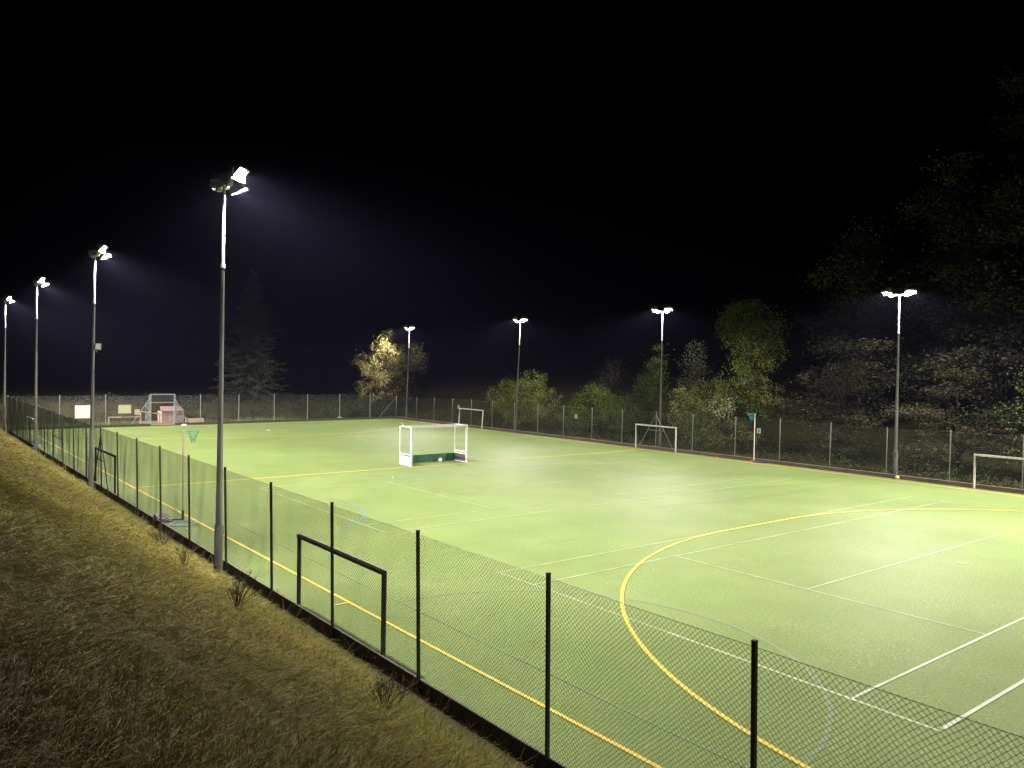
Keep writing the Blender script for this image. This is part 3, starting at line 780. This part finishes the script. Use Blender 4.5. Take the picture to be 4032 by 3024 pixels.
GREEN = [(.055, .085, .022), (.07, .10, .025), (.045, .075, .02)]
YGREEN = [(.17, .18, .03), (.13, .155, .026), (.09, .12, .022)]
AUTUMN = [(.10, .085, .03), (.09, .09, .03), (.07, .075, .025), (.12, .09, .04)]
LIT_GOLD = [(.46, .37, .13), (.40, .34, .11), (.52, .45, .25), (.28, .26, .08)]  # autumn leaves brightened to carry the corner lamp's light
BEECH = [(.066, .054, .032), (.05, .05, .024), (.082, .062, .043), (.042, .048, .02)]
DARK = [(.05, .058, .032), (.058, .066, .036), (.062, .06, .042)]
BUSH_GREEN = [(.13, .15, .04), (.10, .13, .03), (.08, .10, .025), (.14, .14, .05)]
LIT_PALE = [(.36, .34, .22), (.28, .27, .15), (.2, .2, .09)]  # green bush leaves paled where one clump catches the lamps

def tree(name, label, base, blobs, leaf=.12, n=9000, pal=GREEN, trunk_r=.14, clump=.32, flat=.55, horiz=0., limbs=14, nclump=None, cat='tree', top=None, stems=1, group=None, accent=None):
    base = Vector((base[0], base[1], float(height(base[0], base[1]))-.05))
    root = thing(name, label, cat, base, group=group)
    vol = np.array([b[3]*b[4]*b[5]*(b[6] if len(b) > 6 else 1.) for b in blobs]); vol = vol**.8; pr = vol/vol.sum()
    nc = nclump or max(30, n//60)
    bi = RNG.choice(len(blobs), nc, p=pr); Bc = np.array([b[:3] for b in blobs])[bi]; Br = np.array([b[3:6] for b in blobs])[bi]
    d = rand_unit(nc)*(RNG.uniform(.12, 1., (nc, 1))**.45)
    CC = Bc+d*Br
    cid = RNG.integers(0, nc, n)
    off = RNG.normal(size=(n, 3))*clump; off[:, 2] *= flat
    sc = RNG.uniform(.6, 1.5, (nc, 1)); P = CC[cid]+off*sc[cid]
    P[:, 2] = np.maximum(P[:, 2], base.z+.1)
    Vv, Ff = leaf_quads(P-np.array(base), leaf, horiz)
    tc = tints(n, pal, cid, nc)
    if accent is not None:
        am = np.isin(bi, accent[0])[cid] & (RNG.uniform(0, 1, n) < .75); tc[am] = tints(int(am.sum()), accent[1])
    np_mesh('crown', Vv, Ff, M['leaf'], root, tc)
    mb = MB(); zs = CC[:, 2]; ct = CC[np.argmax(zs)]
    topz = top or float(np.percentile(zs, 92)); cx = Vector((float(CC[:, 0].mean()), float(CC[:, 1].mean()), topz))-base
    for q in range(stems):
        jx, jy = (random.uniform(-.4, .4), random.uniform(-.4, .4)) if stems > 1 else (0, 0)
        path = []; rad = []; K = 9
        for i in range(K):
            u = i/(K-1); p = Vector((cx.x*u*u+jx*u*1.8+.12*math.sin(u*7+q), cx.y*u*u+jy*u*1.8+.12*math.cos(u*6+q), cx.z*u)); path.append(p); rad.append(trunk_r*(1-.88*u)+.008)
        mb.tube(path, rad, 7)
        for li in range(limbs//stems):
            tgt = Vector([float(v) for v in CC[RNG.integers(0, nc)]])-base
            u = min(.93, max(.15, (tgt.z/max(cx.z, .1))*.72)); i = int(u*(K-1)); s0 = path[i]; r0 = rad[i]*.55
            m1 = s0.lerp(tgt, .5)+Vector((random.uniform(-.2, .2), random.uniform(-.2, .2), .12*(tgt-s0).length))
            mb.tube([s0, m1, tgt], [r0, r0*.55+.004, .006], 5, cap=False)
    mb.build('trunk', M['bark'], root)
    return root

# far right corner tree, with the lamp light on its clump put into the leaf colour
tree('autumn_tree', 'autumn tree with a clump coloured bright yellow as if lamp lit, by the far right corner', (33.2, 37.6),
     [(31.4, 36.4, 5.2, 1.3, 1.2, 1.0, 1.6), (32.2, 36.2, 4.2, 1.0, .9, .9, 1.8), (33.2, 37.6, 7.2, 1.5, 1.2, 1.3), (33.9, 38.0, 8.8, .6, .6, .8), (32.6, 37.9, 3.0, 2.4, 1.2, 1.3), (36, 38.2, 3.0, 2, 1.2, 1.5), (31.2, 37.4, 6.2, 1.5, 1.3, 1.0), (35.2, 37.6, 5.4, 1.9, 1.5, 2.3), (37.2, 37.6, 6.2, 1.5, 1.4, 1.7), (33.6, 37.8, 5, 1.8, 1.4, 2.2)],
     .11, 17000, AUTUMN, .16, .24, .8, limbs=50, nclump=460, accent=((0, 1, 2, 4), LIT_GOLD))
# conifer behind the far fence
def conifer(label, base, H, R, n_lv, pal, group=None):
    z0 = float(height(*base)); root = thing('conifer', label, 'tree', (base[0], base[1], z0), group=group)
    mb = MB(); mb.tube([(0, 0, -.1), (0, 0, H*.5), (.05, 0, H)], [.22, .13, .015], 8); P = []; A = []
    for i in range(n_lv):
        u = (i+.5)/n_lv; z = 1.2+(H-1.3)*u; L = R*(1-u)**.85*random.uniform(.75, 1.15)+.2
        for k in range(10):
            t = random.uniform(0, 2*PI); l = L*random.uniform(.5, 1.25); z = 1.2+(H-1.3)*max(.0, u+random.uniform(-.03, .03))
            d = Vector((math.cos(t), math.sin(t), 0)); p0 = Vector((0, 0, z)); p1 = p0+d*l*.55+Vector((0, 0, -.16*l)); p2 = p0+d*l+Vector((0, 0, random.uniform(-.3, -.02)*l))
            mb.tube([p0, p1, p2], [.03*(1-u)+.01, .014, .004], 4, cap=False)
            m = int(20+34*l)
            for q in range(m):
                v = random.uniform(.15, 1); c = p0.lerp(p1, min(1, v/.55)) if v < .55 else p1.lerp(p2, (v-.55)/.45)
                s = Vector((-d.y, d.x, 0))*random.uniform(-1, 1)*.34*(1.1-v)*l*.5
                P.append(c+s+Vector((0, 0, random.uniform(-.16, .05))))
    mb.build('trunk', M['bark'], root)
    P = np.array([tuple(p) for p in P]); Vv, Ff = leaf_quads(P, .25, .2, .34)
    np_mesh('crown', Vv, Ff, M['leaf'], root, tints(len(P), pal))
    return root
conifer('tall dim conifer rising behind the far fence', (22.8, 48.), 14.4, 4.1, 46, [(.055, .064, .032), (.07, .072, .038), (.045, .056, .028)])

tree('yellow_green_bush', 'yellow green bush around the leaning floodlight pole', (36.9, 17.6),
     [(36.3, 19.6, 3.0, 1.5, 2.6, 1.5, 1.2), (36.6, 17.2, 3.4, 1.5, 2.2, 1.6), (37.0, 16.6, 4.6, 1.0, 1.6, .8), (36.6, 14.6, 2.6, 1.3, 2.0, 1.5), (36.2, 18, 1.5, 1.2, 4, 1.2)],
     .105, 15000, YGREEN, .07, .2, .9, limbs=40, nclump=420, cat='bush', stems=4)
tree('green_bush', 'round green bush between the leaning pole and the braced fence post', (37.2, 8.6),
     [(37, 9, 2.6, 1.6, 2.6, 1.6), (37, 7.0, 2.3, 1.4, 1.8, 1.3), (36.4, 10.6, 1.6, 1.2, 2.0, 1.2), (37.2, 8.8, 3.6, 1.0, 1.2, .9)],
     .10, 13000, YGREEN[1:]+GREEN[:1], .07, .2, .9, limbs=26, nclump=360, cat='bush', stems=3)
tree('bare_top_tree', 'thin dim tree with sparse top rising behind the round green bush', (39.5, 9.5),
     [(39.5, 9.3, 4.8, 1.2, 1.3, 1.3), (39.5, 9.0, 6.0, .8, .8, .7)], .1, 1100, BEECH, .08, .3, .9, limbs=40, nclump=90)
tree('pointed_tree', 'pointed green tree just left of the braced goal pole', (37.6, 3.6),
     [(37.4, 3.9, 2.6, 1.4, 1.9, 1.9), (37.5, 3.2, 4.4, 1.2, 1.3, 1.5), (37.5, 2.7, 5.8, .7, .7, 1.0), (37.5, 2.6, 6.9, .3, .3, .5), (36.6, 5, 1.6, 1, 1.5, 1.3)],
     .10, 12000, GREEN+YGREEN[2:], .1, .2, .9, limbs=26, nclump=340)
tree('slim_tree', 'slim dim tree just right of the braced goal pole', (39.6, .9),
     [(39.4, .7, 4.4, 1.3, 1.3, 2.6), (39.5, .6, 6.6, .8, .8, 1.2)], .12, 3400, DARK, .1, .26, .9, limbs=22, nclump=130)
tree('tall_tree', 'tall green tree standing above the bush with the paled clump', (42.3, -2.6),
     [(42, -1.6, 9.0, 1.6, 2.0, 1.7), (42, -3.3, 8.4, 1.5, 1.9, 2.0), (42, -2.2, 10.3, 1.1, 1.4, .8), (42, -2.2, 6.4, 1.3, 1.7, 1.5), (42, -4.2, 6.8, 1.1, 1.2, 1.2)],
     .13, 18000, [(.13, .15, .03), (.10, .13, .028), (.15, .155, .035)], .16, .24, .85, limbs=24, nclump=420)
tree('pale_clump_bush', 'large bush with a clump of leaves coloured pale as if lit, left of the number 3 plate', (37.1, -4.2),
     [(36.6, -1.2, 2.9, 1.4, 1.9, 1.6), (36.6, -3.2, 3.5, 1.6, 2.0, 1.5, 1.4), (35.9, -4.5, 3.2, .7, 1.3, .7, 1.7), (37.3, -4.6, 4.4, 1.3, 1.8, 1.2), (37.4, -6.6, 3.9, 1.4, 1.5, 1.7), (36.4, -3.5, 1.5, 1.2, 3.8, 1.2)],
     .105, 19000, BUSH_GREEN, .08, .2, .85, limbs=40, nclump=520, cat='bush', stems=4, accent=((2,), LIT_PALE))
# lower beech branches behind the right fence
tree('beech_tree', 'beech with spreading brown branches left of the right floodlight pole', (38.6, -12.2),
     [(37.2, -14.2, 7.3, .9, 1.0, .35, 1.8), (37.2, -13.2, 6.0, 1.2, 1.5, .42, 1.6), (38.2, -11.2, 5.2, 1.6, 2.2, .9), (37.8, -9.8, 3.2, 1.6, 2.6, 1.2), (36.4, -14.3, 2.9, .9, 1.4, .45, 1.6), (36.6, -12.4, 1.6, 1.1, 2.2, 1.0)],
     .12, 14000, BEECH, .18, .26, .32, .7, limbs=16, nclump=400)
tree('beech_tree', 'beech with layered brown branches right of the right floodlight pole', (38.8, -18.6),
     [(37.0, -19.4, 5.6, .9, 1.2, .32, 1.6), (37.4, -18.4, 4.7, 1.0, 1.3, .35), (37, -17.2, 3.5, 1.0, 1.6, .45, 1.7), (37, -19.0, 2.7, 1.2, 1.9, .9, 1.3), (36.2, -18.0, 1.2, .9, 1.7, .8), (37.4, -21.0, 2.2, 1.3, 2.0, 1.1)],
     .12, 18000, BEECH, .18, .26, .32, .7, limbs=18, nclump=480)
tree('beech_tree', 'low beech at the right edge behind the cut off white goal', (38.2, -23.8),
     [(36.8, -23, 2.0, 1.2, 1.8, .9), (37.2, -22.4, 3.6, 1.2, 1.6, .7), (37, -25, 3, 1.3, 2, 1.1), (37.4, -23.6, 5.2, 1.3, 1.8, .9)],
     .16, 5000, BEECH[:2]+GREEN, .18, .26, .4, .8, limbs=24, nclump=180)
# the dark wood on the hillside
WOODS = [
 ((44, -9.6), 14, 4.3, 'tall dark woodland tree left of the right floodlight pole'),
 ((46.5, -14.8), 17.5, 4.6, 'dark woodland tree towering behind the right floodlight pole'),
 ((44, -19.0), 16.0, 4.4, 'dark woodland tree at the upper right, between the pole and the photo edge'),
 ((47.5, -23.4), 21.0, 5.0, 'tallest dark woodland tree at the right edge of the photo'),
 ((50, -7.2), 12.5, 4.0, 'dim low woodland tree behind the tall green tree'),
 ((43.0, -25.5), 14.5, 4.2, 'dark woodland tree above the cut off goal at the right edge'),
 ((52, -17.5), 22, 5.4, 'tallest tree at the back of the dark wood'),
]
for (x, y), H, R, lb in WOODS:
    z0 = float(height(x, y)); bl = []
    nl = 9
    for i in range(nl):
        u = i/(nl-1); rr = R*math.sin(PI*(.2+.72*u))**.8
        for k in range(2):
            t = random.uniform(0, 2*PI); q = rr*.42
            bl.append((x+q*math.cos(t), y+q*math.sin(t), z0+1.6+(H-2.4)*u+random.uniform(-.4, .4), rr*.66, rr*.66, .75))
    tree('woodland_tree', lb, (x, y), bl, .25, 26000, DARK+BEECH[:2], .22, .5, .5, .6, limbs=30, nclump=520, group='dark trees of the hillside wood')
conifer('narrow dark conifer at the far right end of the wood', (41, -28.6), 13, 3.0, 26, DARK)

# undergrowth along the right fence, far scrub, both uncountable
def scrub(name, label, pts_fn, n, leaf, pal, cl=.2):
    nc = n//40; C = pts_fn(nc); cid = RNG.integers(0, nc, n)
    P = C[cid]+RNG.normal(size=(n, 3))*cl*np.array([1, 1, .8])
    P[:, 2] = np.maximum(P[:, 2], height(P[:, 0], P[:, 1])+.02)
    Vv, Ff = leaf_quads(P, leaf, .3)
    o = np_mesh(name, Vv, Ff, M['leaf'], None, tints(n, pal, cid, nc)); return tag(o, label, kind='stuff')
def right_pts(n):
    x = 34.5+RNG.uniform(0, 1, n)**1.4*4.5; y = RNG.uniform(-28, 36, n)
    h = (.15+(x-34.5)*.33)*RNG.uniform(.1, 1, n)*(.55+.45*np.sin(y*.9)+.3*np.sin(y*2.3+1))
    return np.stack([x, y, height(x, y)+np.maximum(h, .05)], 1)
scrub('undergrowth', 'low leafy undergrowth behind the right fence', right_pts, 42000, .12, [(.03, .045, .013), (.04, .055, .016), (.05, .045, .022)])
def far_pts(n):
    x = RNG.uniform(-8, 36, n); y = 41.5+RNG.uniform(0, 1, n)**1.2*9
    h = RNG.uniform(0, 1, n)*(.5+.5*np.sin(x*.8+1)*np.sin(x*.31))*.9
    return np.stack([x, y, height(x, y)+h], 1)
scrub('scrub', 'grey brown scrub on the rise behind the far fence', far_pts, 16000, .16, [(.035, .032, .024), (.048, .042, .032), (.028, .03, .018)], .3)
def far_bush(n):
    x = RNG.uniform(27, 36, n); y = 37.2+RNG.uniform(0, 1, n)*5
    return np.stack([x, y, RNG.uniform(0, 1, n)*2.2*(1-np.abs(x-31)/7)], 1)
scrub('thicket', 'dark thicket behind the corner of the far fence', far_bush, 7000, .13, GREEN, .25)

# ------------------------------------------------------------------ grass
def blades(P, L, Wd, lean_dir, droop, col, name, label, seg=3):
    """curved grass blades: arrays of root P, length, width, lean azimuth, droop 0..1"""
    n = len(P); d = np.stack([np.cos(lean_dir), np.sin(lean_dir), np.zeros(n)], 1)
    side = np.stack([-np.sin(lean_dir), np.cos(lean_dir), np.zeros(n)], 1)
    tw = RNG.uniform(-.9, .9, n); side = side*np.cos(tw)[:, None]+np.array([0, 0, 1.])*np.sin(tw)[:, None]
    pts = [P]; ang = PI/2-droop*.45
    cur = P.copy(); 
    for i in range(seg):
        cur = cur+(d*np.cos(ang)[:, None]+np.array([0, 0, 1.])*np.sin(ang)[:, None])*(L/seg)[:, None]; pts.append(cur); ang = ang-droop*(.75+.2*i)
    Vs = []
    for i, p in enumerate(pts):
        w = Wd*(1-.82*i/seg)*.5; Vs += [p-side*w[:, None], p+side*w[:, None]]
    Vv = np.stack(Vs, 1); k = 2*(seg+1); Vv = Vv.reshape(-1, 3)
    base = (np.arange(n)*k)[:, None]; F = np.concatenate([base+np.array([2*i, 2*i+1, 2*i+3, 2*i+2]) for i in range(seg)], 0)
    return Vv, F, np.tile(col, (seg, 1))

def patch(x, y):
    return .5+.25*np.sin(x*1.3+.7*y+1)+.25*np.sin(y*.9-.8*x)+.2*np.sin(2.9*x+1.7*y+.5)
def bank_grass():
    n = 330000
    nt = 14000; Dt = 1.4*(80/1.4)**RNG.uniform(0, 1, nt); yt = -39.4+Dt; xt = -1.7-RNG.uniform(0, 1, nt)**1.05*7.3
    ti = RNG.integers(0, nt, n); loose = RNG.uniform(0, 1, n) < .4
    Dl = 1.4*(80/1.4)**RNG.uniform(0, 1, n)
    sp = .035+.0035*Dt[ti]; D = np.where(loose, Dl, Dt[ti]); y = -39.4+D+np.where(loose, 0, RNG.normal(size=n)*sp)
    x = np.where(loose, -1.62-RNG.uniform(0, 1, n)**1.05*7.4, xt[ti]+RNG.normal(size=n)*sp); x = np.minimum(x, -1.6)
    z = height(x, y)
    gp = np.clip(patch(x, y)+np.where(loose, 0, (RNG.uniform(-.45, .45, nt))[ti]), 0, 1)
    taz = RNG.normal(0, .55, nt)[ti]; tl = RNG.uniform(.55, 1.35, nt)[ti]; tb = RNG.uniform(.85, 1.15, nt)[ti]
    L = RNG.uniform(.2, .52, n)*np.where(x > -2.1, .8, 1.)
    Wd = np.maximum(.0042, D*.00058)*RNG.uniform(.7, 1.3, n)
    L = L*np.where(loose, .85, tl)
    az = .05+np.where(loose, RNG.normal(0, .7, n), taz+RNG.normal(0, .3, n))+.5*np.sin(.8*y+.5*x)
    droop = RNG.uniform(.8, 1.35, n)
    green = np.array([.165, .165, .026]); straw = np.array([.265, .21, .06]); brown = np.array([.165, .112, .04])
    k = RNG.uniform(0, 1, n); sel = k+(.5-gp)*.55
    c = np.where((sel < .45)[:, None], green, np.where((sel < .82)[:, None], .5*green+.5*straw, straw))
    c = np.where((RNG.uniform(0, 1, n) < .18)[:, None], brown, c)
    edge = sstep(-2.9, -1.8, x)[:, None]; c = c*(1-edge*.6)+np.array([.17, .185, .045])*edge*.6
    c = 1.1*c*RNG.uniform(.78, 1.22, (n, 1))*np.where(loose, 1, tb)[:, None]
    P = np.stack([x, y, z-.02], 1)
    V1, F1, C1 = blades(P, L, Wd, az, droop, c, '', '')
    # fringe hanging over the ditch
    q = 26000; De = 2.0*(78/2.0)**RNG.uniform(0, 1, q); ye_ = -39.4+De; xe = -1.58-RNG.uniform(0, 1, q)**1.5*.55
    ce = np.where((RNG.uniform(0, 1, q) < .55)[:, None], np.array([.15, .165, .035]), np.array([.21, .165, .065]))*RNG.uniform(.7, 1.25, (q, 1))
    V3, F3, C3 = blades(np.stack([xe, ye_, height(xe, ye_)-.02], 1), RNG.uniform(.18, .42, q), np.maximum(.0042, De*.0006)*RNG.uniform(.7, 1.3, q), RNG.normal(.1, .8, q), RNG.uniform(.5, 1.1, q), ce, '', '')
    # tall seed stalks
    m = 900; D = 4.5*(60/4.5)**RNG.uniform(0, 1, m); y = -39.4+D; x = -1.6-RNG.uniform(0, 1, m)**1.3*6.5
    P = np.stack([x, y, height(x, y)], 1)
    V2, F2, C2 = blades(P, RNG.uniform(.6, .95, m), np.maximum(.005, D*.00055), RNG.normal(0, 1.2, m), RNG.uniform(.15, .6, m), np.array([.24, .18, .08])*RNG.uniform(.6, 1.2, (m, 1)), '', '')
    V = np.concatenate([V1, V2, V3]); F = np.concatenate([F1, F2+len(V1), F3+len(V1)+len(V2)]); C = np.concatenate([C1, C2, C3])
    return np_mesh('bank_grass', V, F, M['leaf'], None, C)
tag(bank_grass(), 'long windblown olive and straw grass covering the bank', kind='stuff')
def far_grass():
    n = 9000; x = RNG.uniform(-1, 9.3, n); y = 36.3+RNG.uniform(0, 1, n)*5
    P = np.stack([x, y, height(x, y)-.02], 1)
    V1, F1, C1 = blades(P, RNG.uniform(.08, .2, n), np.full(n, .05), RNG.uniform(0, 6.3, n), RNG.uniform(.3, .9, n), np.array([.10, .14, .03])*RNG.uniform(.6, 1.3, (n, 1)), '', '')
    m = 700; x = 16+RNG.normal(0, 1, m)*2.2+3.2; y = 36.0+RNG.uniform(-.05, .7, m)
    P = np.stack([x, y, np.full(m, .0)], 1)
    V2, F2, C2 = blades(P, RNG.uniform(.3, .7, m), np.full(m, .02), RNG.uniform(0, 6.3, m), RNG.uniform(.1, .7, m), np.array([.30, .25, .12])*RNG.uniform(.6, 1.3, (m, 1)), '', '')
    return np_mesh('far_grass', np.concatenate([V1, V2]), np.concatenate([F1, F2+len(V1)]), M['leaf'], None, np.concatenate([C1, C2]))
tag(far_grass(), 'short grass and dry tufts behind the far kerb', kind='stuff')
def weed(label, x, y, h, n):
    z = float(height(x, y)); root = thing('dead_weed', label, 'weed', (x, y, z), group='dead weeds on the bank')
    mb = MB()
    for i in range(n):
        t = random.uniform(-1, 1); l = h*random.uniform(.6, 1.1)
        tip = Vector((random.uniform(-.25, .35), t*.3, l)); mid = tip*.5+Vector((0, 0, .08))
        mb.tube([(0, 0, -.05), mid, tip], [.008, .006, .003], 4)
        for k in range(4):
            u = random.uniform(.4, 1); p = mid.lerp(tip, u); mb.tube([p, p+Vector((random.uniform(-.12, .12), random.uniform(-.12, .12), random.uniform(.04, .14)))], [.004, .002], 4)
    mb.build('stems', M['twig'], root); return root
weed('wide brown dead weed clump on the bank left of the nearest floodlight pole', -2.7, -15.0, .5, 30)
weed('dark dead weed stalks on the bank just below the foot of the nearest floodlight pole', -3.27, -19.3, .6, 14)
weed('bare branching weed clump on the bank level with the near black goal', -3.7, -24.0, .62, 26)
weed('reddish weed clump at the bottom of the bank in the nearest foreground', -3.0, -28.2, .5, 26)
weed('dry weed clump against the grass edge by the nearest fence posts', -2.05, -26.9, .45, 20)

# ------------------------------------------------------------------ air, sky, camera
def haze():
    m = bpy.data.materials.new('night_haze'); m.use_nodes = True; nt = m.node_tree; nt.nodes.clear()
    out = nt.nodes.new('ShaderNodeOutputMaterial'); v = nt.nodes.new('ShaderNodeVolumePrincipled')
    v.inputs['Color'].default_value = (.55, .55, 1, 1); v.inputs['Density'].default_value = .0001; v.inputs['Anisotropy'].default_value = .25
    nt.links.new(v.outputs[0], out.inputs['Volume'])
    mb = MB(); mb.box((-152, -62, -2), (192, 212, 60)); o = mb.build('haze', m)
    return tag(o, 'thin night haze over the pitch', kind='stuff')
haze()

w = bpy.data.worlds.new('World'); scene.world = w; w.use_nodes = True
nt = w.node_tree; bg = nt.nodes['Background']; sky = nt.nodes.new('ShaderNodeTexSky'); sky.sky_type = 'NISHITA'
sky.sun_disc = False; sky.sun_elevation = math.radians(-8); sky.sun_rotation = math.radians(200)
nt.links.new(sky.outputs[0], bg.inputs[0]); bg.inputs[1].default_value = .008

cam = bpy.data.cameras.new('camera'); co = bpy.data.objects.new('camera', cam); COL.objects.link(co)
cp = (-8.61422355, -38.2246521, 5.66558127); yaw, pit, rol = .664938178, -.0214500235, .0160289842; fpx = 3130.55613
f = Vector((math.sin(yaw)*math.cos(pit), math.cos(yaw)*math.cos(pit), math.sin(pit)))
r0 = Vector((math.cos(yaw), -math.sin(yaw), 0)); u0 = r0.cross(f); r = r0*math.cos(rol)+u0*math.sin(rol); u = r.cross(f)
co.matrix_world = Matrix(((r.x, u.x, -f.x, cp[0]), (r.y, u.y, -f.y, cp[1]), (r.z, u.z, -f.z, cp[2]), (0, 0, 0, 1)))
cam.sensor_width = 36; cam.lens = fpx/4032*36; cam.clip_start = .05; cam.clip_end = 1000
scene.camera = co
vs = scene.view_settings; vs.view_transform = 'Standard'; vs.look = 'None'; vs.exposure = 0; vs.gamma = 1; vs.use_curve_mapping = False
cy = scene.cycles
cy.use_denoising = True; cy.max_bounces = 5; cy.diffuse_bounces = 2; cy.glossy_bounces = 2; cy.volume_bounces = 0; cy.transparent_max_bounces = 8
cy.use_light_tree = True; cy.sample_clamp_indirect = 4
